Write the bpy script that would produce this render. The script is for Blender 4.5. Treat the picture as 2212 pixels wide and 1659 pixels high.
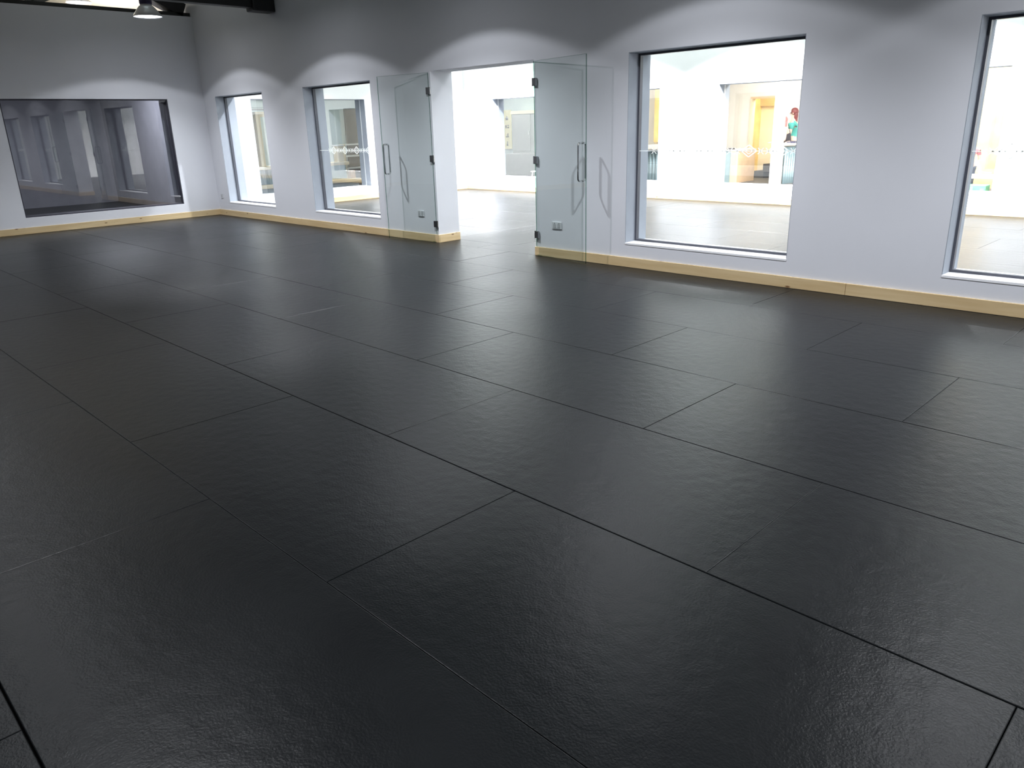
import bpy, bmesh, math, random
from mathutils import Vector, Matrix
random.seed(7)
for o in list(bpy.data.objects): bpy.data.objects.remove(o)
S = bpy.context.scene
COL = S.collection
PI = math.pi

# ---------------------------------------------------------------- camera
F = Vector((-0.67540989, 0.66304068, -0.32279798))
R2 = Vector((0.70711521, 0.70653206, -0.02829356))
U2 = Vector((-0.20930734, 0.24736511, 0.94604489))
cd = bpy.data.cameras.new('camera'); cam = bpy.data.objects.new('camera', cd); COL.objects.link(cam)
M = Matrix((R2, U2, -F)).transposed().to_4x4(); M.translation = Vector((15.8843, -7.1361, 1.5928))
cam.matrix_world = M
cd.sensor_width = 36; cd.lens = 36 * 1634.4093 / 2212; cd.clip_end = 100; cd.clip_start = .05
S.camera = cam
# ---------------------------------------------------------------- world and exposure
w = bpy.data.worlds.new('world'); S.world = w; w.use_nodes = True
w.node_tree.nodes['Background'].inputs[0].default_value = (.5, .55, .6, 1)
w.node_tree.nodes['Background'].inputs[1].default_value = .05
vs = S.view_settings
vs.view_transform = 'Standard'; vs.look = 'None'; vs.exposure = 0.22; vs.gamma = 1; vs.use_curve_mapping = False
# ---------------------------------------------------------------- light levels
P_MAIN = 56      # pendant lamps over the near hall
P_FILL = 3.5       # added fill points above the lamps, standing in for light through the shades
P_NEXT = 560      # pendant lamps in the bright hall beyond the wall, its far side
P_NEAR = 22       # and its near side
CORE = 8.0         # stronger middle of each reflector's beam
COOL = (.93, .95, 1.0)

def area(name, loc, sx, sy, power, col=(1, 1, 1), rot=(0, 0, 0)):
    l = bpy.data.lights.new(name, 'AREA'); l.shape = 'RECTANGLE'; l.size = sx; l.size_y = sy
    l.energy = power; l.color = col
    o = bpy.data.objects.new(name, l); o.location = loc; o.rotation_euler = rot; COL.objects.link(o)
    return o
area('ceiling_panel_light', (9.5, 10.0, 3.3), 9, 2.5, 1250, (1, .98, .93))
area('ceiling_panel_light', (-1.5, 9.8, 3.3), 4, 2, 120, (.95, 1, .98))
area('ceiling_panel_light', (-2.9, 3.9, 3.3), 2.5, 4, 110, (.95, 1, .98))
area('passage_light', (5.7, 13.9, 2.7), .7, .8, 80, (1, .85, .55))
area('dim_room_fill', (-2.2, -1.3, 2.9), 1.2, 1.2, 65, (.85, .88, 1))  # unseen fill, added to lift the dark room behind the left pane
area('roof_void_fill', (-2.2, -2.5, 3.45), 2.5, 3.5, 130, (1, .93, .8), (PI, 0, 0))  # unseen upward fill, added to brighten the cream ceiling past the left wall

# ---------------------------------------------------------------- materials
MATS = {}
def nt(m): return m.node_tree.nodes, m.node_tree.links
def mat(name, col, rough=.6, metal=0, spec=.5, var=0, vscale=8, bump=0, bscale=80, emis=None, estr=0, stretch=(1, 1, 1), col2=None):
    m = bpy.data.materials.new(name); m.use_nodes = True; N, L = nt(m); b = N['Principled BSDF']
    b.inputs['Base Color'].default_value = (*col, 1); b.inputs['Roughness'].default_value = rough
    b.inputs['Metallic'].default_value = metal; b.inputs['Specular IOR Level'].default_value = spec
    if emis: b.inputs['Emission Color'].default_value = (*emis, 1); b.inputs['Emission Strength'].default_value = estr
    tc = N.new('ShaderNodeTexCoord'); mp = N.new('ShaderNodeMapping'); mp.inputs['Scale'].default_value = stretch
    L.new(tc.outputs['Object'], mp.inputs[0])
    n = N.new('ShaderNodeTexNoise'); n.inputs['Scale'].default_value = vscale; n.inputs['Detail'].default_value = 4
    L.new(mp.outputs[0], n.inputs['Vector'])
    r = N.new('ShaderNodeValToRGB'); L.new(n.outputs[0], r.inputs[0])
    c2 = col2 or tuple(c * (1 - var) for c in col)
    r.color_ramp.elements[0].position = .3; r.color_ramp.elements[0].color = (*c2, 1)
    r.color_ramp.elements[1].position = .7; r.color_ramp.elements[1].color = (*col, 1)
    L.new(r.outputs[0], b.inputs['Base Color'])
    if bump:
        n2 = N.new('ShaderNodeTexNoise'); n2.inputs['Scale'].default_value = bscale; n2.inputs['Detail'].default_value = 3
        L.new(mp.outputs[0], n2.inputs['Vector'])
        bp = N.new('ShaderNodeBump'); bp.inputs['Strength'].default_value = bump; bp.inputs['Distance'].default_value = .004
        L.new(n2.outputs[0], bp.inputs['Height']); L.new(bp.outputs[0], b.inputs['Normal'])
    MATS[name] = m; return m

mat('plaster', (.66, .675, .72), .75, spec=.25, var=.03, vscale=1.5, bump=.08, bscale=60)
mat('plaster_next', (.80, .80, .79), .75, spec=.25, var=.02, vscale=1.5)
mat('plaster_lobby', (.82, .80, .76), .7, spec=.2, var=.03)
mat('plaster_pale_green', (.60, .68, .66), .7, spec=.2, var=.03)
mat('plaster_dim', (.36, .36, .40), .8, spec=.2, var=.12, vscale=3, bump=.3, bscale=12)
mat('dark_floor', (.03, .03, .035), .6, var=.2)
mat('lobby_floor', (.10, .10, .105), .6, var=.2)
mat('cream_board', (.72, .68, .58), .8, var=.05)
mat('black_steel', (.012, .012, .014), .5, var=.3)
mat('grey_steel', (.16, .16, .165), .5, var=.1)
mat('frame_dark', (.07, .075, .095), .45, var=.1)
mat('frame_purple', (.035, .033, .05), .5, var=.1)
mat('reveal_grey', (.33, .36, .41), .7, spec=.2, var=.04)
mat('sill_white', (.82, .83, .86), .5, var=.02)
mat('chrome', (.75, .77, .78), .12, metal=1, var=.02)
mat('hinge_steel', (.35, .36, .37), .25, metal=1, var=.05)
mat('socket_steel', (.60, .62, .64), .4, metal=0, var=.05)
mat('socket_insert', (.42, .43, .45), .5, var=.05)
mat('lamp_housing', (.05, .04, .10), .4, metal=.3, var=.1)
mat('lamp_collar', (.7, .7, .72), .4, var=.05)
mat('yellow_ply', (.86, .68, .30), .6, var=.25, vscale=3, col2=(.75, .50, .20))
mat('cream_wood', (.80, .70, .52), .6, var=.1, vscale=5, stretch=(1, 1, .15))
mat('tan_wood', (.74, .52, .33), .6, var=.15, vscale=6)
mat('pale_blue', (.38, .52, .58), .6, var=.1)
mat('blue_grey', (.24, .31, .37), .6, var=.1)
mat('corrugated', (.20, .29, .34), .4, metal=.4, var=.15, vscale=4)
mat('stair_carpet', (.10, .10, .10), .9, var=.2)
mat('white_paint', (.82, .82, .80), .5, var=.02)
mat('locker_grey', (.36, .37, .36), .6, var=.05)
mat('board_dark', (.10, .10, .095), .6, var=.2)
mat('sign_yellow', (.86, .76, .42), .6, var=.05)
mat('ink', (.05, .045, .05), .7, var=.1)
mat('green_plastic', (.16, .52, .26), .5, var=.3, vscale=14)
mat('skin', (.75, .52, .42), .55, var=.05)
mat('pink_hair', (.60, .20, .20), .6, var=.2, vscale=30)
mat('auburn_hair', (.22, .05, .05), .5, var=.4, vscale=30)
mat('black_hair', (.03, .028, .025), .5, var=.3, vscale=30)
mat('black_cloth', (.05, .045, .055), .8, var=.2)
mat('teal_cloth', (.08, .42, .38), .8, var=.2)
mat('pink_cloth', (.62, .18, .22), .8, var=.2)
mat('paper', (.8, .8, .82), .6, var=.03)
mat('navy', (.06, .06, .14), .5, var=.2)
mat('denim', (.10, .13, .20), .8, var=.2)
mat('frost', (.85, .87, .88), .6, var=.02); N, L = nt(MATS['frost']); tr = N.new('ShaderNodeBsdfTranslucent'); tr.inputs[0].default_value = (.95, .97, .97, 1); mx = N.new('ShaderNodeMixShader'); mx.inputs[0].default_value = .75
L.new(N['Principled BSDF'].outputs[0], mx.inputs[1]); L.new(tr.outputs[0], mx.inputs[2]); L.new(mx.outputs[0], N['Material Output'].inputs[0])
mat('lamp_disc', (1, 1, 1), .5, emis=(.95, .96, 1), estr=14)

# translucent lamp shade
m = mat('lamp_shade', (.42, .43, .47), .35, metal=.2, var=.05)

# black textured sports mat
def mk_mat():
    m = bpy.data.materials.new('sports_mat'); m.use_nodes = True; N, L = nt(m); b = N['Principled BSDF']
    tc = N.new('ShaderNodeTexCoord')
    n1 = N.new('ShaderNodeTexNoise'); n1.inputs['Scale'].default_value = 1.1; n1.inputs['Detail'].default_value = 6
    L.new(tc.outputs['Object'], n1.inputs['Vector'])
    r = N.new('ShaderNodeValToRGB'); L.new(n1.outputs[0], r.inputs[0])
    r.color_ramp.elements[0].position = .3; r.color_ramp.elements[0].color = (.004, .005, .006, 1)
    r.color_ramp.elements[1].position = .75; r.color_ramp.elements[1].color = (.008, .0095, .0105, 1)
    L.new(r.outputs[0], b.inputs['Base Color'])
    mr = N.new('ShaderNodeMapRange'); mr.inputs[3].default_value = .31; mr.inputs[4].default_value = .40
    L.new(n1.outputs[0], mr.inputs[0]); L.new(mr.outputs[0], b.inputs['Roughness'])
    b.inputs['Specular IOR Level'].default_value = .16
    n2 = N.new('ShaderNodeTexNoise'); n2.inputs['Scale'].default_value = 120; n2.inputs['Detail'].default_value = 3
    n3 = N.new('ShaderNodeTexNoise'); n3.inputs['Scale'].default_value = 14; n3.inputs['Detail'].default_value = 4
    L.new(tc.outputs['Object'], n2.inputs['Vector']); L.new(tc.outputs['Object'], n3.inputs['Vector'])
    b1 = N.new('ShaderNodeBump'); b1.inputs['Strength'].default_value = .55; b1.inputs['Distance'].default_value = .002
    b2 = N.new('ShaderNodeBump'); b2.inputs['Strength'].default_value = .45; b2.inputs['Distance'].default_value = .006
    L.new(n2.outputs[0], b1.inputs['Height']); L.new(n3.outputs[0], b2.inputs['Height'])
    L.new(b2.outputs[0], b1.inputs['Normal']); L.new(b1.outputs[0], b.inputs['Normal'])
    MATS['sports_mat'] = m
mk_mat()

# pine with grain and knots; grain runs along the given axis
def mk_pine(name, axis, dark=False):
    m = bpy.data.materials.new(name); m.use_nodes = True; N, L = nt(m); b = N['Principled BSDF']
    tc = N.new('ShaderNodeTexCoord'); mp = N.new('ShaderNodeMapping'); sc = [14, 14, 14]; sc[axis] = .9
    mp.inputs['Scale'].default_value = sc; L.new(tc.outputs['Object'], mp.inputs[0])
    n = N.new('ShaderNodeTexNoise'); n.inputs['Scale'].default_value = 1.5; n.inputs['Detail'].default_value = 5
    L.new(mp.outputs[0], n.inputs['Vector'])
    r = N.new('ShaderNodeValToRGB'); L.new(n.outputs[0], r.inputs[0])
    r.color_ramp.elements[0].position = .3; r.color_ramp.elements[0].color = (.53, .385, .20, 1)
    r.color_ramp.elements[1].position = .7; r.color_ramp.elements[1].color = (.64, .50, .29, 1)
    mp2 = N.new('ShaderNodeMapping'); s2 = [9, 9, 9]; s2[axis] = 3.2; mp2.inputs['Scale'].default_value = s2
    L.new(tc.outputs['Object'], mp2.inputs[0])
    v = N.new('ShaderNodeTexVoronoi'); v.inputs['Scale'].default_value = 1; L.new(mp2.outputs[0], v.inputs['Vector'])
    r2 = N.new('ShaderNodeValToRGB'); L.new(v.outputs['Distance'], r2.inputs[0])
    r2.color_ramp.elements[0].position = .05; r2.color_ramp.elements[0].color = (1, 1, 1, 1)
    r2.color_ramp.elements[1].position = .11; r2.color_ramp.elements[1].color = (0, 0, 0, 1)
    mx = N.new('ShaderNodeMix'); mx.data_type = 'RGBA'; L.new(r2.outputs[0], mx.inputs[0])
    L.new(r.outputs[0], mx.inputs[6]); mx.inputs[7].default_value = (.16, .08, .03, 1)
    L.new(mx.outputs[2], b.inputs['Base Color']); b.inputs['Roughness'].default_value = .55
    MATS[name] = m
mk_pine('pine_x', 0); mk_pine('pine_y', 1)

# clear glass: transparent with a fresnel mirror, so light passes through panes
def mk_glass(name, tint, k=1.0, ior=1.7):
    m = bpy.data.materials.new(name); m.use_nodes = True; N, L = nt(m); N.remove(N['Principled BSDF'])
    t = N.new('ShaderNodeBsdfTransparent'); t.inputs[0].default_value = (*tint, 1)
    g = N.new('ShaderNodeBsdfGlossy'); g.inputs['Roughness'].default_value = 0.0; g.inputs[0].default_value = (k, k, k, 1)
    f = N.new('ShaderNodeFresnel'); ge = N.new('ShaderNodeNewGeometry'); mr = N.new('ShaderNodeMapRange')
    mr.inputs[3].default_value = ior; mr.inputs[4].default_value = 1/ior   # same mirror strength from either side
    L.new(ge.outputs['Backfacing'], mr.inputs[0]); L.new(mr.outputs[0], f.inputs[0])
    x = N.new('ShaderNodeMixShader'); L.new(f.outputs[0], x.inputs[0]); L.new(t.outputs[0], x.inputs[1]); L.new(g.outputs[0], x.inputs[2])
    L.new(x.outputs[0], N['Material Output'].inputs[0]); MATS[name] = m
mk_glass('glass', (.985, .995, .99), ior=2.1); mk_glass('door_glass', (.925, .965, .95)); mk_glass('glass_edge', (.35, .55, .48))

# ---------------------------------------------------------------- helpers
def lk(name, bm, m=None, parent=None, smooth=False, loc=None):
    me = bpy.data.meshes.new(name); bmesh.ops.recalc_face_normals(bm, faces=bm.faces); bm.to_mesh(me); bm.free()
    o = bpy.data.objects.new(name, me); COL.objects.link(o)
    if m:
        for k in (m if isinstance(m, (list, tuple)) else [m]): me.materials.append(MATS[k])
    if smooth:
        for p in me.polygons: p.use_smooth = True
    if loc: o.location = loc
    if parent: o.parent = parent
    return o
def tag(o, label, cat, group=None, kind=None):
    o['label'] = label; o['category'] = cat
    if group: o['group'] = group
    if kind: o['kind'] = kind
    return o
def struct(o):
    o['kind'] = 'structure'; return o
def thing(name, label, cat, loc=(0, 0, 0), group=None, rz=0):
    o = bpy.data.objects.new(name, None); o.empty_display_size = .1; COL.objects.link(o); o.location = loc; o.rotation_euler = (0, 0, rz)
    return tag(o, label, cat, group)
def box(bm, x0, x1, y0, y1, z0, z1, bev=0):
    vs = [bm.verts.new(p) for p in [(x0,y0,z0),(x1,y0,z0),(x1,y1,z0),(x0,y1,z0),(x0,y0,z1),(x1,y0,z1),(x1,y1,z1),(x0,y1,z1)]]
    fs = [bm.faces.new([vs[i] for i in f]) for f in [(0,3,2,1),(4,5,6,7),(0,1,5,4),(1,2,6,5),(2,3,7,6),(3,0,4,7)]]
    if bev:
        es = list({e for f in fs for e in f.edges}); bmesh.ops.bevel(bm, geom=es, offset=bev, segments=2, affect='EDGES', profile=.5)
    return fs
def B(name, x0, x1, y0, y1, z0, z1, m, parent=None, bev=0):
    bm = bmesh.new(); box(bm, x0, x1, y0, y1, z0, z1, bev); return lk(name, bm, m, parent)
def lathe(bm, prof, seg=32, c=(0, 0, 0), cap=False):
    rings = []
    for r, z in prof:
        rings.append([bm.verts.new((c[0]+r*math.cos(2*PI*i/seg), c[1]+r*math.sin(2*PI*i/seg), c[2]+z)) for i in range(seg)])
    for a, b in zip(rings, rings[1:]):
        for i in range(seg): bm.faces.new((a[i], a[(i+1) % seg], b[(i+1) % seg], b[i]))
    if cap:
        bm.faces.new(rings[0]); bm.faces.new(rings[-1])
def tube(bm, pts, r, seg=10):
    pts = [Vector(p) for p in pts]; rings = []
    up = Vector((0.31, .12, .94))
    for i, p in enumerate(pts):
        d = (pts[min(i+1, len(pts)-1)] - pts[max(i-1, 0)]).normalized()
        a = d.cross(up if abs(d.dot(up)) < .97 else Vector((1, 0, 0))).normalized(); b = d.cross(a)
        rr = r[i] if isinstance(r, (list, tuple)) else r
        rings.append([bm.verts.new(p + a*rr*math.cos(2*PI*k/seg) + b*rr*math.sin(2*PI*k/seg)) for k in range(seg)])
    for a, b in zip(rings, rings[1:]):
        for k in range(seg): bm.faces.new((a[k], a[(k+1) % seg], b[(k+1) % seg], b[k]))
    bm.faces.new(rings[0]); bm.faces.new(rings[-1])
def bar(bm, p, q, wd, ht):
    p = Vector(p); q = Vector(q); d = (q-p).normalized(); s = d.cross(Vector((0, 0, 1))).normalized()
    if s.length < .1: s = Vector((1, 0, 0))
    u = s.cross(d)
    v = [bm.verts.new(e + s*a*wd/2 + u*b*ht/2) for e in (p, q) for a, b in ((-1,-1),(1,-1),(1,1),(-1,1))]
    for f in [(0,1,2,3),(7,6,5,4),(0,4,5,1),(1,5,6,2),(2,6,7,3),(3,7,4,0)]: bm.faces.new([v[i] for i in f])

# a wall with rectangular openings: one watertight mesh. axis 'x': runs along x, thickness in y
def wall(name, axis, a0, a1, t0, t1, z0, z1, openings, m):
    us = sorted({a0, a1, *[v for o in openings for v in o[:2]]}); zs = sorted({z0, z1, *[v for o in openings for v in o[2:]]})
    solid = lambda i, j: 0 <= i < len(us)-1 and 0 <= j < len(zs)-1 and not any(o[0] <= us[i] and us[i+1] <= o[1] and o[2] <= zs[j] and zs[j+1] <= o[3] for o in openings)
    bm = bmesh.new(); V = {}
    def v(i, j, t):
        if (i, j, t) not in V:
            T = (t0, t1)[t]; V[i, j, t] = bm.verts.new((us[i], T, zs[j]) if axis == 'x' else (T, us[i], zs[j]))
        return V[i, j, t]
    for i in range(len(us)-1):
        for j in range(len(zs)-1):
            if not solid(i, j): continue
            for t in (0, 1): bm.faces.new((v(i,j,t), v(i+1,j,t), v(i+1,j+1,t), v(i,j+1,t)))
            for di, dj, e in ((-1,0,((i,j),(i,j+1))), (1,0,((i+1,j),(i+1,j+1))), (0,-1,((i,j),(i+1,j))), (0,1,((i,j+1),(i+1,j+1)))):
                if not solid(i+di, j+dj): bm.faces.new((v(*e[0],0), v(*e[1],0), v(*e[1],1), v(*e[0],1)))
    return struct(lk(name, bm, m))

# ---------------------------------------------------------------- room shell
ZS, ZT, DT, TH = .2758, 2.3027, 2.336, .395
W1 = (.5166, 2.4098); W2 = (3.8216, 5.7654); DR = (7.1852, 9.1518); W3 = (10.5515, 12.5148); W4 = (13.9101, 15.87); W5 = (17.2, 19.1)
wall('wall_back', 'x', -.4, 21, 0, TH, -.1, 4.3, [(*q, ZS, ZT) for q in (W1, W2, W3, W4, W5)] + [(*DR, -.1, DT)], 'plaster')
LY = (-3.5776, -.7275, .2792, 2.2756)
wall('wall_left', 'y', -10.6, 0, -.4, 0, -.1, 3.78, [LY], 'plaster')
wall('wall_right', 'y', -10.6, 0, 21, 21.3, -.1, 4.3, [], 'plaster')
wall('wall_front', 'x', -.4, 21.3, -11, -10.6, -.1, 4.3, [], 'plaster')
# bright hall beyond
SW = (1.06, 3.95, .30, 2.29)
wall('wall_side_of_next_hall', 'y', TH, 7.1, -.52, -.12, -.1, 4.6, [SW], 'plaster_next')
FZ = (.35, 2.255)
FA = (.97, 2.95); FB = (4.1, 6.075); FC = (7.465, 9.45); FD = (10.5, 12.48); FE = (13.9, 15.9)
wall('wall_far', 'x', -.52, 21, 7.1, 7.5, -.1, 4.6, [(*q, *FZ) for q in (FA, FB, FC, FD, FE)], 'plaster_next')
wall('wall_right_of_next_hall', 'y', TH, 7.1, 21, 21.3, -.1, 4.6, [], 'plaster_next')

# sports mats, laid in staggered rows, real joints between them
def mats(name, rows, x0, x1, off):
    bm = bmesh.new()
    for k, (ya, yb, ga, gb) in enumerate(rows):
        xs = [x0]; j = off + (k % 2)
        j -= 2 * math.ceil((j - x0) / 2)
        while j < x1:
            if j > x0 + .05 and not (abs(j - 14.64) < .1 and abs(yb + 5.934) < .01): xs.append(j)
            j += 2
        xs.append(x1)
        for a, b in zip(xs, xs[1:]):
            g = random.choice((.0005, .0009, .0013)); h = random.uniform(-.0006, .0006)
            X0, X1, Y0, Y1 = a+g, b-g, ya+ga, yb-gb
            prof = [(0, -.03), (0, -.003), (.0008, -.001), (.003, 0)]
            rings = [[bm.verts.new(p) for p in [(X0+d, Y0+d, z+h), (X1-d, Y0+d, z+h), (X1-d, Y1-d, z+h), (X0+d, Y1-d, z+h)]] for d, z in prof]
            for r, s in zip(rings, rings[1:]):
                for i in range(4): bm.faces.new((r[i], r[(i+1) % 4], s[(i+1) % 4], s[i]))
            bm.faces.new(rings[-1])
    return struct(lk(name, bm, 'sports_mat'))
gap = {-.934: .0006, -1.934: .0008, -2.934: .0022, -3.934: .0010, -4.934: .0024, -5.934: .0012, -6.934: .003}
ys = [0, -.934, -1.934, -2.934, -3.934, -4.934, -5.934, -6.934, -7.934, -8.934, -9.934, -10.6]
rows = [(b, a, gap.get(b, .0005), gap.get(a, .0005)) for a, b in zip(ys, ys[1:])]
mats('floor', rows, 0, 21, 12.64)      # second row (from the wall) joints fall at ..., 11.64+-2n
mats('floor', [(0, .5, .0008, .0015)], DR[0], DR[1], 8.0)
ys2 = [.5, 1.5, 2.5, 3.5, 4.5, 5.5, 6.5, 7.1]
mats('floor', [(a, b, .0004, .0004) for a, b in zip(ys2, ys2[1:])], -.12, 7.0, 8.3)
mats('floor', [(a if i else TH, b, .0004, .0004) for i, (a, b) in enumerate(zip(ys2, ys2[1:]))], 7.0, 21, 8.3)
struct(B('floor_base', -.4, 21.3, -11, 7.1, -.12, -.03, 'dark_floor'))
struct(B('floor_lobby', 3.0, 21, 7.5, 15.5, -.1, 0, 'lobby_floor'))
struct(B('floor_locker_room', -7, 3.0, 7.5, 13, -.1, 0, 'lobby_floor'))
struct(B('floor_side_room', -6, -.52, .4, 7.5, -.1, 0, 'lobby_floor'))
struct(B('floor_dim_room', -6, -.4, -10.6, .4, -.1, 0, 'dark_floor'))

# ceilings
def quad(bm, pts): bm.faces.new([bm.verts.new(p) for p in pts])
def roof(name, y0, yr, y1, ze, zr, x0, x1, m):
    bm = bmesh.new(); t = .12
    for (ya, za), (yb, zb) in (((y0, ze), (yr, zr)), ((yr, zr), (y1, ze))):
        v = [bm.verts.new(p) for p in [(x0,ya,za),(x1,ya,za),(x1,yb,zb),(x0,yb,zb),(x0,ya,za+t),(x1,ya,za+t),(x1,yb,zb+t),(x0,yb,zb+t)]]
        for f in [(0,3,2,1),(4,5,6,7),(0,1,5,4),(1,2,6,5),(2,3,7,6),(3,0,4,7)]: bm.faces.new([v[i] for i in f])
    return struct(lk(name, bm, m))
roof('ceiling', -10.8, -5.3, 0.2, 4.05, 6.3, -6, 21.3, 'cream_board')
struct(B('ceiling_next_hall', -.52, 21.3, TH, 7.1, 4.6, 4.7, 'plaster_next'))
struct(B('ceiling_lobby', 3.0, 21, 7.5, 15.5, 3.4, 3.5, 'plaster_lobby'))
struct(B('ceiling_locker_room', -7, 3.0, 7.5, 13, 3.4, 3.5, 'plaster_pale_green'))
struct(B('ceiling_side_room', -6, -.52, .4, 7.5, 3.4, 3.5, 'plaster_pale_green'))
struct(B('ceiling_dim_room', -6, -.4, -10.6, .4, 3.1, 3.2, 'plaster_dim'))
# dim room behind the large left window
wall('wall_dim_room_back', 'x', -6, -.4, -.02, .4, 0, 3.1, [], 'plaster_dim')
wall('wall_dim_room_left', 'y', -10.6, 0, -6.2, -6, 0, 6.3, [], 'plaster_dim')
# side room, locker room, lobby walls
wall('wall_side_room', 'y', .4, 7.5, -5.5, -5.3, 0, 3.4, [], 'plaster_pale_green')
wall('wall_side_room_back', 'x', -5.3, -.52, 7.5, 7.6, 0, 3.4, [], 'plaster_pale_green')
wall('wall_locker_room', 'x', -7, 2.9, 12.1, 12.3, 0, 3.4, [], 'plaster_pale_green')
wall('wall_locker_room_left', 'y', 7.6, 12.1, -7, -6.8, 0, 3.4, [], 'plaster_pale_green')
wall('wall_partition', 'y', 7.5, 12.1, 2.9, 3.0, 0, 3.4, [], 'plaster_lobby')
DOOR2 = (4.86, 5.71, 0, 2.123)
wall('wall_lobby', 'x', 3.0, 21, 13.3, 13.42, 0, 3.4, [DOOR2], 'plaster_lobby')
wall('wall_lobby_right', 'y', 7.5, 13.3, 17, 17.2, 0, 3.4, [], 'plaster_lobby')
# stair passage behind the lobby doorway
wall('wall_passage_left', 'y', 13.42, 15.5, 4.2, 4.3, 0, 3.4, [], 'yellow_ply')
wall('wall_passage_back', 'x', 4.3, 7.5, 14.9, 15.0, 0, 3.4, [], 'plaster_lobby')
struct(B('trim_5', 4.3, 7.4, 14.8, 14.9, 1.93, 2.5, 'tan_wood'))
wall('wall_passage_right', 'y', 13.42, 14.9, 7.4, 7.5, 0, 3.4, [], 'yellow_ply')
struct(B('trim_1', 4.82, 5.75, 13.26, 13.44, 2.108, 2.16, 'tan_wood'))
struct(B('trim_2', 4.82, 4.875, 13.26, 13.44, 0, 2.108, 'cream_wood'))
struct(B('trim_3', 5.695, 5.75, 13.26, 13.44, 0, 2.108, 'cream_wood'))
struct(B('wall_pillar', 6.43, 6.63, 11.5, 11.72, 0, 3.4, 'white_paint'))

# ---------------------------------------------------------------- baseboards
BH, BT = .112, .02
def bb(name, x0, x1, y0, y1, m): return struct(B(name, x0, x1, y0, y1, 0.0, BH, m, bev=.003))
bb('baseboard_left', 0, BT, -10.6, 0, 'pine_y')
for a, b in ((BT, 3.3), (3.303, DR[0]+BT)): bb('baseboard_back', a, b, -BT, 0, 'pine_x')
for a, b in ((DR[1]-BT, 13.12), (13.123, 17.4), (17.403, 21)): bb('baseboard_back', a, b, -BT, 0, 'pine_x')
bb('baseboard_jamb', DR[0], DR[0]+BT, 0, TH, 'pine_y')
bb('baseboard_jamb', DR[1]-BT, DR[1], 0, TH, 'pine_y')
bb('baseboard_next_side', -.12, -.12+BT, TH, 7.1, 'pine_y')
bb('baseboard_next_far', -.1, 21, 7.1-BT, 7.1, 'pine_x')
bb('baseboard_next_near', DR[1], 21, TH, TH+BT, 'pine_x')

# ---------------------------------------------------------------- windows
def ring(bm, axis, a0, a1, z0, z1, t0, t1, w):
    for u0, u1, y0, y1 in ((a0, a1, z0, z0+w), (a0, a1, z1-w, z1), (a0, a0+w, z0+w, z1-w), (a1-w, a1, z0+w, z1-w)):
        if axis == 'x': box(bm, u0, u1, t0, t1, y0, y1)
        else: box(bm, t0, t1, u0, u1, y0, y1)
NW = [0]
def window(axis, a0, a1, z0, z1, t, w=.028, d=.05, fm='frame_dark', sill=None, decal=False, lining=None):
    NW[0] += 1
    r = bpy.data.objects.new('window_%d' % NW[0], None); COL.objects.link(r); struct(r)
    bm = bmesh.new(); ring(bm, axis, a0, a1, z0, z1, t-d/2, t+d/2, w); lk('window_frame', bm, fm, r)
    bm = bmesh.new()
    if axis == 'x': quad(bm, [(a0+w, t, z0+w), (a1-w, t, z0+w), (a1-w, t, z1-w), (a0+w, t, z1-w)])
    else: quad(bm, [(t, a0+w, z0+w), (t, a1-w, z0+w), (t, a1-w, z1-w), (t, a0+w, z1-w)])
    g = lk('pane', bm, 'glass', r)
    if sill:
        s0, s1 = sill; B('window_sill', *( (a0, a1, s0, s1) if axis == 'x' else (s0, s1, a0, a1)), z0-.02, z0+.004, 'sill_white', r, bev=.003)
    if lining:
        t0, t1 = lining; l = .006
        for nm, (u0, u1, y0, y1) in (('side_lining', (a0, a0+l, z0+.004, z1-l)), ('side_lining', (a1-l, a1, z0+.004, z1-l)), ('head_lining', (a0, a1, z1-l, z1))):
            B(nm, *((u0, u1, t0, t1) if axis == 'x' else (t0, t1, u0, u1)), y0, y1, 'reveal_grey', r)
    if decal:
        bm = bmesh.new(); y = t-.003; zc = 1.285
        def ln(p, q, wd=.008):
            p = Vector(p); q = Vector(q); dd = (q-p).normalized(); s = Vector((-dd.y, dd.x))*wd/2
            quad(bm, [(p.x+s.x, y, p.y+s.y), (q.x+s.x, y, q.y+s.y), (q.x-s.x, y, q.y-s.y), (p.x-s.x, y, p.y-s.y)])
        ln((a0+w, zc), (a1-w, zc), .006)
        c = 4.96 if a0 < 8 else (11.585 if a0 < 13 else 14.9); n0 = math.ceil((a0+w+.1-c)/.34); n1 = math.floor((a1-w-.1-c)/.34)
        for k in range(n0, n1+1):
            x = c + .34*k
            for hw, hh, wd in ((.085, .058, .010), (.045, .03, .006)):
                P = [(x-hw, zc), (x, zc+hh), (x+hw, zc), (x, zc-hh)]
                for i in range(4): ln(P[i], P[(i+1) % 4], wd)
            for sgn in (-1, 1):
                xx = x + sgn*.128
                ln((xx-.03, zc+.03), (xx+.03, zc-.03)); ln((xx-.03, zc-.03), (xx+.03, zc+.03))
        lk('window_decal', bm, 'frost', r)
    return r
for k, q in enumerate((W1, W2, W3, W4, W5)):
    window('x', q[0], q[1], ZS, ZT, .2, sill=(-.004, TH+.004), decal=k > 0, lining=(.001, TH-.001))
window('y', LY[0], LY[1], LY[2], LY[3], -.05, w=.02, fm='frame_purple')
bm = bmesh.new()   # dark lining of the deep reveal behind the left pane
ring(bm, 'y', LY[0], LY[1], LY[2], LY[3], -.42, -.08, .012)
struct(lk('trim_4', bm, 'frame_purple'))
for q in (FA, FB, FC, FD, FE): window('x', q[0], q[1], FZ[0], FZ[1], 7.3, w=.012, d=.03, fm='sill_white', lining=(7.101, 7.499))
window('y', SW[0], SW[1], SW[2], SW[3], -.32, w=.012, d=.03, fm='sill_white', lining=(-.519, -.121))

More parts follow.
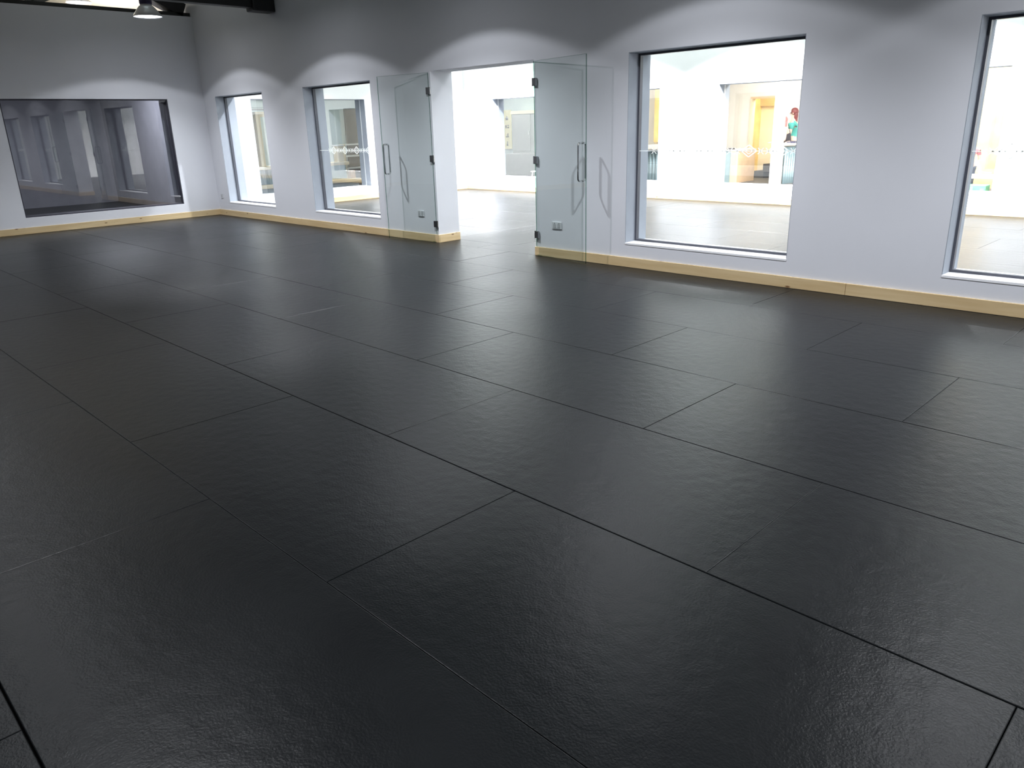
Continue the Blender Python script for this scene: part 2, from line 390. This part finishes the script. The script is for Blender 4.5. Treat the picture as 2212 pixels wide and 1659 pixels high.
# ---------------------------------------------------------------- glass double doors, folded back against the wall
def glass_door(n, hinge, ang, sgn):
    r = bpy.data.objects.new('door_%d' % n, None); COL.objects.link(r); struct(r)
    r.location = hinge; r.rotation_euler = (0, 0, ang)
    Wd = .975
    a, b = (.008, Wd) if sgn > 0 else (-Wd, -.008)
    bm = bmesh.new(); quad(bm, [(a, 0, .012), (b, 0, .012), (b, 0, 2.318), (a, 0, 2.318)])
    lk('glass_leaf', bm, 'door_glass', r)
    bm = bmesh.new(); ring(bm, 'x', a, b, .012, 2.318, -.005, .005, .0022); lk('glass_edge', bm, 'glass_edge', r)
    for z in (.267, 1.183, 2.085):
        bm = bmesh.new(); s = sgn
        x0, x1 = sorted((s*-.012, s*.052)); box(bm, x0, x1, -.014, .014, z-.045, z+.045, .003)
        tube(bm, [(s*-.012, -.004, z-.047), (s*-.012, -.004, z+.047)], .011, 12)
        lk('hinge', bm, 'hinge_steel', r)
    hx = s*0 + sgn*(Wd-.075)
    hbm = bmesh.new()
    for sd in (-1, 1):
        y1 = sd*.055; z0, z1 = .965, 1.385; rr = .028
        pts = [(hx, 0, z1-.0)]
        for i in range(7):
            t = i/6*PI/2; pts.append((hx, y1 - sd*rr + sd*rr*math.sin(t), z1 - rr + rr*math.cos(t)))
        for i in range(7):
            t = i/6*PI/2; pts.append((hx, y1 - sd*rr + sd*rr*math.cos(t), z0 + rr - rr*math.sin(t)))
        pts.append((hx, 0, z0))
        tube(hbm, pts, .012, 12)
    lk('door_handle', hbm, 'chrome', r, smooth=True)
    return r
glass_door(1, (DR[0]-.02, -.012, 0), math.atan2(.17, .96), -1)
glass_door(2, (DR[1]+.0, -.012, 0), -math.atan2(.165, .96), 1)

# ---------------------------------------------------------------- wall sockets
def socket(x, z, wd, gangs, label):
    t = thing('wall_socket', label, 'socket', (x, 0, z), 'steel sockets low on the long wall')
    bm = bmesh.new(); box(bm, -wd/2, wd/2, -.012, 0, -.043, .043, .003); lk('cover_plate', bm, 'socket_steel', t)
    for g in range(gangs):
        cx = (g-(gangs-1)/2)*.07
        bm = bmesh.new(); box(bm, cx-.022, cx+.022, -.015, -.012, -.028, .016, .001); lk('outlet', bm, 'socket_insert', t)
        bm = bmesh.new(); box(bm, cx-.008, cx+.008, -.018, -.012, .021, .035, .001); lk('switch', bm, 'socket_insert', t)
socket(.20, .388, .088, 1, 'single steel socket on the wall beside the room corner')
socket(6.80, .400, .135, 2, 'steel socket seen through the left glass door leaf')
socket(9.503, .403, .155, 2, 'double steel socket seen through the right glass door leaf')

# ---------------------------------------------------------------- roof trusses
def truss(x, zb, depth, label, shoe=True, wd=.16):
    t = thing('roof_truss', label, 'roof truss', (x, -5.3, zb), 'black roof trusses')
    bm = bmesh.new(); box(bm, -wd/2, wd/2, -5.28, 5.3, 0, depth); lk('tie_beam', bm, 'black_steel', t)
    top = 6.22 - zb
    for s in (-1, 1):
        bm = bmesh.new(); bar(bm, (0, s*5.2, depth*.5+.08), (0, 0, top), wd, .24); lk('rafter', bm, 'black_steel', t)
        for y0, y1 in ((2.6, 3.9), (2.6, 1.3)):
            zr = top*(1-y1/5.2)
            bm = bmesh.new(); bar(bm, (0, s*y0, depth), (0, s*y1, zr), .07, .12); lk('strut', bm, 'grey_steel', t)
    bm = bmesh.new(); bar(bm, (0, 0.001, depth), (0, 0, top), .08, .10); lk('king_post', bm, 'grey_steel', t)
    if shoe:
        bm = bmesh.new(); box(bm, -wd*.8, wd*.8, 4.9, 5.3, -.05, depth*.9, .02)
        pass
        lk('end_shoe', bm, 'black_steel', t)
    return t
truss(-.2, 3.78, .07, 'black truss standing on the top of the left wall', shoe=False, wd=.3)
truss(3.12, 3.55, .3, 'black truss with thick tie beam ending in the long wall right of the corner')
for i in range(4): truss(6.42+3.3*i, 3.6, .3, '%s black truss from the left wall, over the mats' % ('third', 'fourth', 'fifth', 'sixth')[i])

# ---------------------------------------------------------------- pendant lamps
def pendant():
    t = thing('pendant_lamp', 'x', 'lamp')
    bm = bmesh.new(); lathe(bm, [(.05,.17),(.095,.19),(.1,.21),(.1,.36),(.075,.385),(.03,.39)], 28, cap=True); lk('gear_housing', bm, 'lamp_housing', t, True)
    bm = bmesh.new(); lathe(bm, [(.088,.172),(.092,.176),(.092,.19),(.088,.194)], 28, cap=True); lk('collar', bm, 'lamp_collar', t, True)
    bm = bmesh.new(); lathe(bm, [(.085,.175),(.11,.165),(.15,.12),(.195,.06),(.225,.02),(.232,0),(.226,0),(.19,.058),(.145,.115),(.1,.155)], 40); lk('lamp_shade', bm, 'lamp_shade', t, True)
    bm = bmesh.new(); lathe(bm, [(.002,.012),(.12,.011),(.219,.012)], 40); lk('diffuser', bm, 'lamp_disc', t)
    bm = bmesh.new(); tube(bm, [(0,0,.39),(0,0,1.24)], .008, 8); lk('suspension_rod', bm, 'black_steel', t)
    return t
def light_in(parent, kind, loc, power, size):
    l = bpy.data.lights.new('lamp_light', kind); l.energy = power; l.color = COOL; l.shadow_soft_size = size
    if kind == 'SPOT': l.spot_size = math.radians(130); l.spot_blend = .12
    o = bpy.data.objects.new('lamp_light', l); COL.objects.link(o); o.parent = parent; o.location = loc
    return o
proto = pendant(); used = [False]
def place_lamp(loc, label, group, power, fill):
    if not used[0]: r = proto; used[0] = True
    else:
        r = proto.copy(); COL.objects.link(r)
        for ch in parts:
            c = ch.copy(); COL.objects.link(c); c.parent = r
    r.location = loc; r['label'] = label; r['group'] = group
    light_in(r, 'SPOT', (0, 0, -.012), power, .045)
    c = light_in(r, 'SPOT', (0, 0, -.014), power*CORE, .045); c.data.spot_size = math.radians(118); c.data.spot_blend = 1.0
    if fill: light_in(r, 'POINT', (0, 0, .62), fill, .15).data.color = (.86, 1, .97)  # added greenish fill point over the lamp, lifts the dim upper walls
    return r
parts = list(proto.children)
LZ = 3.49
GM = 'pendant lamps over the black mats'
place_lamp((1.72, -1.52, LZ), 'conical high bay pendant lamp hanging near the left wall', GM, P_MAIN, P_FILL)
ORD = ('first', 'second', 'third', 'fourth', 'fifth', 'sixth')
XS = (1.72, 5.02, 8.35, 11.65, 14.95, 18.25)
for k, x in enumerate(XS):
    if k: place_lamp((x, -1.52, LZ), '%s pendant lamp from the left wall in the row along the window wall' % ORD[k], GM, P_MAIN, P_FILL)
    place_lamp((x, -6.2, LZ), '%s pendant lamp from the left wall in the row down the hall middle' % ORD[k], GM, P_MAIN*.55, P_FILL)
    place_lamp((x, 1.5, 3.6), '%s pendant lamp from the left in the next hall, window side' % ORD[k], 'pendant lamps in the next hall', 160 if k == 0 else P_NEAR, 18)
    place_lamp((x, 5.7, 3.6), '%s pendant lamp from the left in the next hall, far side' % ORD[k], 'pendant lamps in the next hall', P_NEXT, 75)
r = place_lamp((-1.6, -1.483, 4.1), 'bright pendant lamp glowing beyond the top of the left wall', 'pendant lamps past the left wall', 60, 6)
for c in r.children:
    if c.name.startswith('suspension_rod'): c.scale = (1, 1, .5)

# ---------------------------------------------------------------- side room furniture (through the side window)
t = thing('cafe_counter', 'pale blue counter with wooden top slab seen through the side window', 'counter', (-2.5, 2.0, 0))
B('counter_top', -.35, .05, 0, 2.9, .72, .80, 'cream_wood', t, .006)
def corrug(name, p0, p1, z0, z1, m, parent, pitch=.09, amp=.015, th=.01):
    bm = bmesh.new(); p0 = Vector(p0); p1 = Vector(p1); L = (p1-p0).length; d = (p1-p0)/L; nrm = Vector((-d.y, d.x)); n = int(L/pitch*8)
    rows_ = []
    for i in range(n+1):
        s = L*i/n; q = p0 + d*s + nrm*amp*math.sin(2*PI*s/pitch)
        rows_.append([bm.verts.new((q.x+o*nrm.x, q.y+o*nrm.y, z)) for o in (0, th) for z in (z0, z1)])
    for a, b in zip(rows_, rows_[1:]):
        bm.faces.new((a[0], b[0], b[1], a[1])); bm.faces.new((a[2], b[2], b[3], a[3])); bm.faces.new((a[1], b[1], b[3], a[3]))
    return lk(name, bm, m, parent, True)
B('counter_body', -.33, -.03, .02, 2.84, .36, .72, 'pale_blue', t)
corrug('front_panel', (0, .03), (0, 1.55), .36, .72, 'corrugated', t)
t2 = thing('wooden_ledge', 'low wooden ledge running along the foot of the pale blue counter', 'ledge', (-2.5, 2.0, 0))
B('ledge_top', -.35, .22, -.02, 3.14, .27, .355, 'cream_wood', t2, .006)
B('ledge_base', -.33, .16, 0, 3.08, 0, .27, 'blue_grey', t2)
t = thing('wooden_kiosk_frame', 'pine kiosk frame standing on the counter behind the first window', 'frame', (-2.5, 2.39, .8))
B('post', -.3, -.06, 0, .12, 0, 1.3, 'cream_wood', t); B('header', -.3, -.06, .12, 1.3, 1.18, 1.3, 'cream_wood', t); B('post', -.3, -.06, 1.3, 1.42, 0, 1.3, 'cream_wood', t)
t = thing('counter_column', 'cream wooden column on the end of the pale blue counter', 'column', (-2.5, 4.69, .8))
B('column_shaft', -.2, 0, -.1, .1, 0, .41, 'cream_wood', t, .004); B('column_cap', -.22, .02, -.12, .12, .41, .44, 'white_paint', t, .003)
tag(B('cardboard_box', -2.6, -2.42, 4.92, 5.05, .355, .56, 'tan_wood', bev=.004), 'small orange tan box standing on the low ledge', 'box')
t = thing('shelf_unit', 'open shelf unit with thin white shelves by the grey board', 'shelf', (-5, 6.7, 0))
for z in (.12, .49, .85, 1.19): B('shelf', -.15, .12, -.3, .45, z-.02, z+.02, 'white_paint', t)
B('side_panel', -.15, .12, -.34, -.3, 0, 1.21, 'cream_wood', t); B('side_panel', -.15, .12, .45, .49, 0, 1.21, 'cream_wood', t)
tag(B('notice_board', -5.28, -5.22, 6.72, 7.2, .05, 2.24, 'board_dark', bev=.004), 'tall dark grey board on the wall behind the white shelves', 'board')
t = thing('wall_duct', 'grey duct crossing the wall above the pine kiosk frame', 'duct', (-2.6, 1.9, 2.14))
B('duct_body', -.25, 0, 0, 1.8, .06, .24, 'plaster_pale_green', t, .01); B('flange', -.27, .02, 0, 1.8, 0, .03, 'locker_grey', t); B('flange', -.27, .02, 0, 1.8, .24, .27, 'locker_grey', t)

# ---------------------------------------------------------------- locker room (through the far left window)
t = thing('sign_board', 'tall yellow sign board with four small dark pictograms', 'sign', (-3.52, 12.08, 1.47))
B('board', -.2, .2, -.03, 0, -.63, .63, 'sign_yellow', t, .01)
def pict(kind, z):
    bm = bmesh.new(); y0, y1 = -.036, -.031
    if kind == 0:
        box(bm, -.06, .06, y0, y1, z-.05, z+.01)
        v = [bm.verts.new(p) for p in [(-.07, y0, z+.01), (.07, y0, z+.01), (0, y0, z+.09)]]; bm.faces.new(v)
    elif kind == 1:
        box(bm, -.09, -.02, y0, y1, z-.05, z+.05); box(bm, .01, .09, y0, y1, z-.05, z-.01); box(bm, .01, .09, y0, y1, z+.015, z+.05)
    elif kind == 2:
        box(bm, -.07, .07, y0, y1, z-.06, z-.035); box(bm, .02, .045, y0, y1, z-.035, z+.07); box(bm, -.04, .02, y0, y1, z-.005, z+.015)
    else:
        tube(bm, [(0, y0, z+.05), (0, y1, z+.05)], .022, 12)
        v = [bm.verts.new(p) for p in [(-.04, y0, z-.07), (.04, y0, z-.07), (.015, y0, z+.03), (-.015, y0, z+.03)]]; bm.faces.new(v)
    lk('pictogram', bm, 'ink', t)
for k, z in enumerate((.36, .1, -.18, -.45)): pict(k, z)
t = thing('locker_bank', 'bank of plain grey lockers beside the yellow sign board', 'lockers', (-2.82, 11.6, 0))
for k in range(4):
    b_ = B('locker_door', k*.85+.012, k*.85+.838, -.02, 0, .80, 1.93, 'locker_grey', t, .006); B('door_pull', k*.85+.76, k*.85+.78, -.04, -.02, 1.3, 1.42, 'white_paint', b_)
B('carcass', 0, 3.4, 0, .46, .05, 1.95, 'locker_grey', t)
B('bench_front', 0, 3.4, -.35, 0, .05, .72, 'locker_grey', t, .01)
B('cornice', -.03, 3.43, -.04, .47, 1.95, 2.05, 'cream_wood', t)
t = thing('white_chair', 'white plastic chair back just left of the middle door hinge', 'chair', (1.85, 7.95, 0))
bm = bmesh.new()
for s in (-1, 1):
    for yy in (-.15, .18): tube(bm, [(s*.17, yy, .44), (s*.2, yy*1.25, 0)], .013, 8)
lk('leg', bm, 'white_paint', t)
B('seat', -.2, .2, -.2, .2, .43, .455, 'white_paint', t, .01)
bm = bmesh.new(); n = 8
for i in range(n):
    x0 = -.2+.4*i/n; x1 = x0+.4/n; c = lambda x: .2+.03-(x/.2)**2*.03
    box(bm, x0, x1, c(x0), c(x0)+.015, .455, .78)
lk('backrest', bm, 'white_paint', t)

# ---------------------------------------------------------------- lobby
t = thing('blue_counter', 'pale blue counter block with tan wooden end in the lobby', 'counter', (5.25, 11.6, 0))
B('front_panel', -1.0, .02, 0, .03, 0, .80, 'pale_blue', t); B('corner_post', .02, .2, -.01, .04, 0, .82, 'cream_wood', t)
B('end_panel', .17, .2, .04, .95, 0, .80, 'tan_wood', t); B('body', -1.0, .17, .03, .95, 0, .8, 'cream_wood', t); B('counter_top', -1.02, .22, -.02, .97, .80, .84, 'cream_wood', t, .004)
for k in range(3):
    tag(B('leaflet_stack', 4.62+.25*k, 4.78+.25*k, 11.64, 11.78, .84, .855+.01*k, ('ink', 'navy', 'ink')[k], bev=.002), ('dark leaflet stack at the left on the pale blue counter', 'navy leaflet stack in the middle of the pale blue counter', 'thick dark leaflet stack near the wooden end of the counter')[k], 'leaflets', 'leaflets on the pale blue counter')
t = thing('corrugated_counter', 'reception counter with corrugated metal front behind the white pillar', 'counter', (6.68, 11.73, 0))
corrug('front_panel', (0, 0), (.04, .66), .0, .90, 'corrugated', t, .11, .022)
bm = bmesh.new(); v = [bm.verts.new(p) for p in [(-.02,0,.93),(.04,0,.93),(.09,.68,.93),(-.2,.68,.93),(-.2,0,.93)]]
f = bm.faces.new(v); e = bmesh.ops.extrude_face_region(bm, geom=[f]); bmesh.ops.translate(bm, verts=[q for q in e['geom'] if isinstance(q, bmesh.types.BMVert)], vec=(0, 0, .045)); lk('counter_top', bm, 'cream_wood', t)
B('counter_body', -.18, -.04, .02, .64, 0, .93, 'white_paint', t)
# steps rising to the right inside the passage
t = thing('staircase', 'dark carpeted steps climbing to the right inside the doorway', 'stairs', (4.95, 13.5, 0))
for k in range(7): B('step', .26*k, .26*k+.28, 0, 1.1, 0 if k == 0 else .19*k-.02, .19*(k+1), 'stair_carpet', t)
tag(B('framed_notice', 16.97, 17.0, 9, 9.5, 1.3, 1.7, 'paper'), 'framed white notice on the right lobby wall, out of view', 'notice')
# yellow plywood panels behind the two other windows
t = thing('plywood_screen', 'tall yellow plywood panel seen past the left jamb of the third window', 'panel', (4.2, 10.9, 0))
B('panel_sheet', -.9, 1.2, 0, .05, 1.06, 3.2, 'yellow_ply', t); B('post', -.9, -.82, .05, .12, 0, 3.2, 'cream_wood', t); B('post', 1.12, 1.2, .05, .12, 0, 3.2, 'cream_wood', t)
t = thing('corrugated_bar', 'low bar with blue corrugated front under the yellow plywood', 'counter', (3.7, 9.95, 0))
corrug('front_panel', (0, 0), (1.1, 0), 0, .87, 'corrugated', t, .1, .02)
B('bar_top', 0, 1.15, -.04, .5, .87, .90, 'ink', t); B('bar_shelf', 0, 1.15, .12, .5, .90, 1.02, 'white_paint', t)
t = thing('plywood_screen', 'yellow plywood screen with warm stains seen in the window at the picture edge', 'panel', (11.2, 12.3, 0))
B('panel_sheet', -2.2, .35, 0, .04, .0, 2.9, 'yellow_ply', t); B('post', .35, .42, -.01, .05, 0, 2.9, 'cream_wood', t)

# ---------------------------------------------------------------- people
def skin_mesh(name, verts, edges, m, parent, sub=2, root=0):
    me = bpy.data.meshes.new(name); me.from_pydata([v[:3] for v in verts], edges, []); o = bpy.data.objects.new(name, me); COL.objects.link(o)
    sk = o.modifiers.new('s', 'SKIN'); sb = o.modifiers.new('u', 'SUBSURF'); sb.levels = sb.render_levels = sub
    for i, v in enumerate(verts):
        d = me.skin_vertices[0].data[i]; r = v[3]; d.radius = r if isinstance(r, tuple) else (r, r); d.use_root = (i == root)
    dg = bpy.context.evaluated_depsgraph_get(); dg.update()
    nm = bpy.data.meshes.new_from_object(o.evaluated_get(dg)); o.modifiers.clear(); o.data = nm; nm.name = name
    nm.materials.clear(); nm.materials.append(MATS[m])
    for p in nm.polygons: p.use_smooth = True
    if parent: o.parent = parent
    return o
def ell(bm, c, r, seg=16, rot=None):
    mt = Matrix.Translation(c) @ (rot.to_matrix().to_4x4() if rot else Matrix()) @ Matrix.Diagonal((*r, 1))
    bmesh.ops.create_uvsphere(bm, u_segments=seg, v_segments=seg-4, radius=1, matrix=mt)
def chain(V, E, start, pts):
    i = start
    for p in pts:
        V.append(p); E.append((i, len(V)-1)); i = len(V)-1
    return i
def hand(V, E, wi, wrist, dirv, side):
    d = Vector(dirv).normalized(); s = Vector((-d.y, d.x, 0)).normalized(); wv = Vector(wrist)
    pm = wv + d*.05
    i = chain(V, E, wi, [(*pm, (.032, .02))])
    for k, (L, off) in enumerate(((.062, -.028), (.072, -.01), (.067, .01), (.052, .028))):
        a = pm + d*.035 + s*off; chain(V, E, i, [(*a, .0095), (*(a + d*L*.55), .0085), (*(a + d*L + Vector((0, 0, -.018))), .007)])
    a = wv + d*.03 + s*side*.035; chain(V, E, i, [(*a, .011), (*(a + d*.035 + s*side*.018), .0085)])
def person(label, loc, rz, H, lean, top, hair, hair_long, cap=None, k=1.0, trousers='denim'):
    """standing figure facing local +x, leaning forward by 'lean' metres at the head, forearms reaching forward"""
    t = thing('person', label, 'person', loc, None, rz)
    h = H/1.7; z = lambda v: v*h
    V = [(0, 0, z(.93), (.105*h, .14*h))]; E = []
    c1 = chain(V, E, 0, [(.02*h+lean*.2, 0, z(1.08), (.09*h, .125*h)), (lean*.5, 0, z(1.26), (.10*h, .145*h)), (lean*.72, 0, z(1.37), (.08*h, .13*h))])
    nk = chain(V, E, c1, [(lean*.85, 0, z(1.45), .05*h), (lean, 0, z(1.53), .048*h), (lean+.005, 0, z(1.585), (.075*h, .068*h)), (lean+.003, 0, z(1.64), (.078*h, .07*h)), (lean, 0, z(1.68), .045*h)])
    for s in (-1, 1):
        hp = chain(V, E, 0, [(0, s*.09*h, z(.87), .085*h), (.01, s*.10*h, z(.5), .055*h), (-.01, s*.1*h, z(.1), .038*h)])
        chain(V, E, hp, [(.06*h, s*.105*h, z(.03), .033*h), (.15*h, s*.11*h, z(.022), .024*h)])
        sh = chain(V, E, c1, [(lean*.72, s*.17*h, z(1.375), .05*h), (lean*.7+.03*h, s*.23*h, z(1.10), .038*h), (lean*.7+.22*h, s*.17*h, z(1.06), .030*h), (lean*.7+.25*h, s*.16*h, z(1.055), .024*h)])
        hand(V, E, sh, (lean*.7+.25*h, s*.16*h, z(1.055)), (1, -s*.2, -.05), -s)
    skin_mesh('body', V, E, 'skin', t)
    # shirt
    V = [(lean*.1, 0, z(.90), (.118*h, .152*h))]; E = []
    c = chain(V, E, 0, [(.02*h+lean*.2, 0, z(1.08), (.104*h, .14*h)), (lean*.5, 0, z(1.26), (.115*h, .158*h)), (lean*.72, 0, z(1.37), (.092*h, .14*h)), (lean*.82, 0, z(1.425), .062*h)])
    if top != 'black_cloth':
        for s in (-1, 1): chain(V, E, c-1, [(lean*.72, s*.17*h, z(1.375), .064*h), (lean*.7+.015*h, s*.21*h, z(1.21), .055*h)])
    skin_mesh('shirt', V, E, top, t)
    V = [(0, 0, z(.93), (.118*h, .15*h))]; E = []
    for s in (-1, 1): chain(V, E, 0, [(0, s*.09*h, z(.85), .1*h), (.01, s*.10*h, z(.5), .072*h), (-.01, s*.1*h, z(.09), .055*h)])
    skin_mesh('trousers', V, E, trousers, t)
    hc = Vector((lean+.002, 0, z(1.615)))
    bm = bmesh.new(); ell(bm, hc+Vector((-.018*h, 0, .022*h)), (.1*h, .09*h, .1*h))
    if hair_long:
        ell(bm, hc+Vector((-.06*h, 0, -.07*h)), (.05*h, .08*h, .13*h)); ell(bm, hc+Vector((-.07*h, 0, -.17*h)), (.035*h, .06*h, .1*h))
    cut = [v for v in bm.verts if v.co.x > hc.x+.055*h and v.co.z < hc.z+.05*h]
    for v in cut: v.co.x = hc.x+.04*h
    lk('hair', bm, hair, t, True)
    bm = bmesh.new()
    for s in (-1, 1): ell(bm, hc+Vector((.078*h, s*.03*h, 0)), (.008*h, .012*h, .008*h), 8)
    lk('eye', bm, 'ink', t)
    bm = bmesh.new(); ell(bm, hc+Vector((.088*h, 0, -.022*h)), (.018*h, .012*h, .018*h), 8)
    for s in (-1, 1): ell(bm, hc+Vector((0, s*.078*h, -.01*h)), (.018*h, .008*h, .026*h), 8)
    lk('nose_and_ears', bm, 'skin', t, True)
    bm = bmesh.new(); ell(bm, hc+Vector((.078*h, 0, -.055*h)), (.008*h, .022*h, .006*h), 8); lk('mouth', bm, 'pink_cloth', t)
    if cap:
        bm = bmesh.new(); ell(bm, hc+Vector((0, 0, .055*h)), (.105*h, .095*h, .06*h)); box(bm, hc.x+.06*h, hc.x+.17*h, -.06*h, .06*h, hc.z+.03*h, hc.z+.04*h); lk('cap', bm, cap, t, True)
    return t
person('person with long pink hair in a dark vest leaning over the corrugated counter', (6.34, 12.57, 0), -2.5, 1.60, .16, 'black_cloth', 'pink_hair', True, cap='pink_hair')
person('person with auburn hair in a teal shirt behind the corrugated counter', (6.28, 13.02, 0), -2.9, 1.80, .06, 'teal_cloth', 'auburn_hair', True)
person('small child with dark hair in a pink top at the white low table', (11.55, 9.15, 0), -1.2, 1.16, .03, 'pink_cloth', 'black_hair', False)
tag(B('paper_tray', 6.5, 6.72, 12.15, 12.36, .975, 1.01, 'navy', bev=.004), 'navy tray of papers on the corrugated counter', 'tray')
tag(B('paper_pile', 6.45, 6.66, 11.85, 12.05, .975, .99, 'paper', bev=.002), 'white papers in front of the pink haired person', 'papers')
t = thing('low_table', 'white low children table at the right edge of the picture', 'table', (11.9, 8.5, 0))
B('table_top', -.7, .55, -.25, .35, .49, .53, 'white_paint', t, .005)
for sx in (-.65, .5):
    for sy in (-.2, .3): B('leg', sx-.02, sx+.02, sy-.02, sy+.02, 0, .49, 'white_paint', t)
t = thing('toy_crate', 'green plastic crate with dark slots in front of the white low table', 'crate', (11.82, 8.1, 0))
B('crate_body', -.55, .36, -.12, .12, 0, .40, 'green_plastic', t, .01)
for k in range(6): B('slot', -.48+.15*k, -.44+.15*k+.02*(k % 2), -.125, -.119, .12, .38-.03*(k % 2), 'blue_grey', t)
t = thing('desk_tap', 'small grey tap shaped toy standing on the white low table', 'toy', (11.95, 8.35, .53))
bm = bmesh.new(); tube(bm, [(0,0,0),(0,0,.13),(-.02,0,.16),(-.06,0,.17)], [.022,.02,.014,.01], 10); lk('stem', bm, 'locker_grey', t, True)
bm = bmesh.new(); tube(bm, [(0,0,.07),(.16,0,.06)], .006, 8); ell(bm, Vector((.17,0,.06)), (.018,.012,.012), 8); lk('lever', bm, 'locker_grey', t, True)
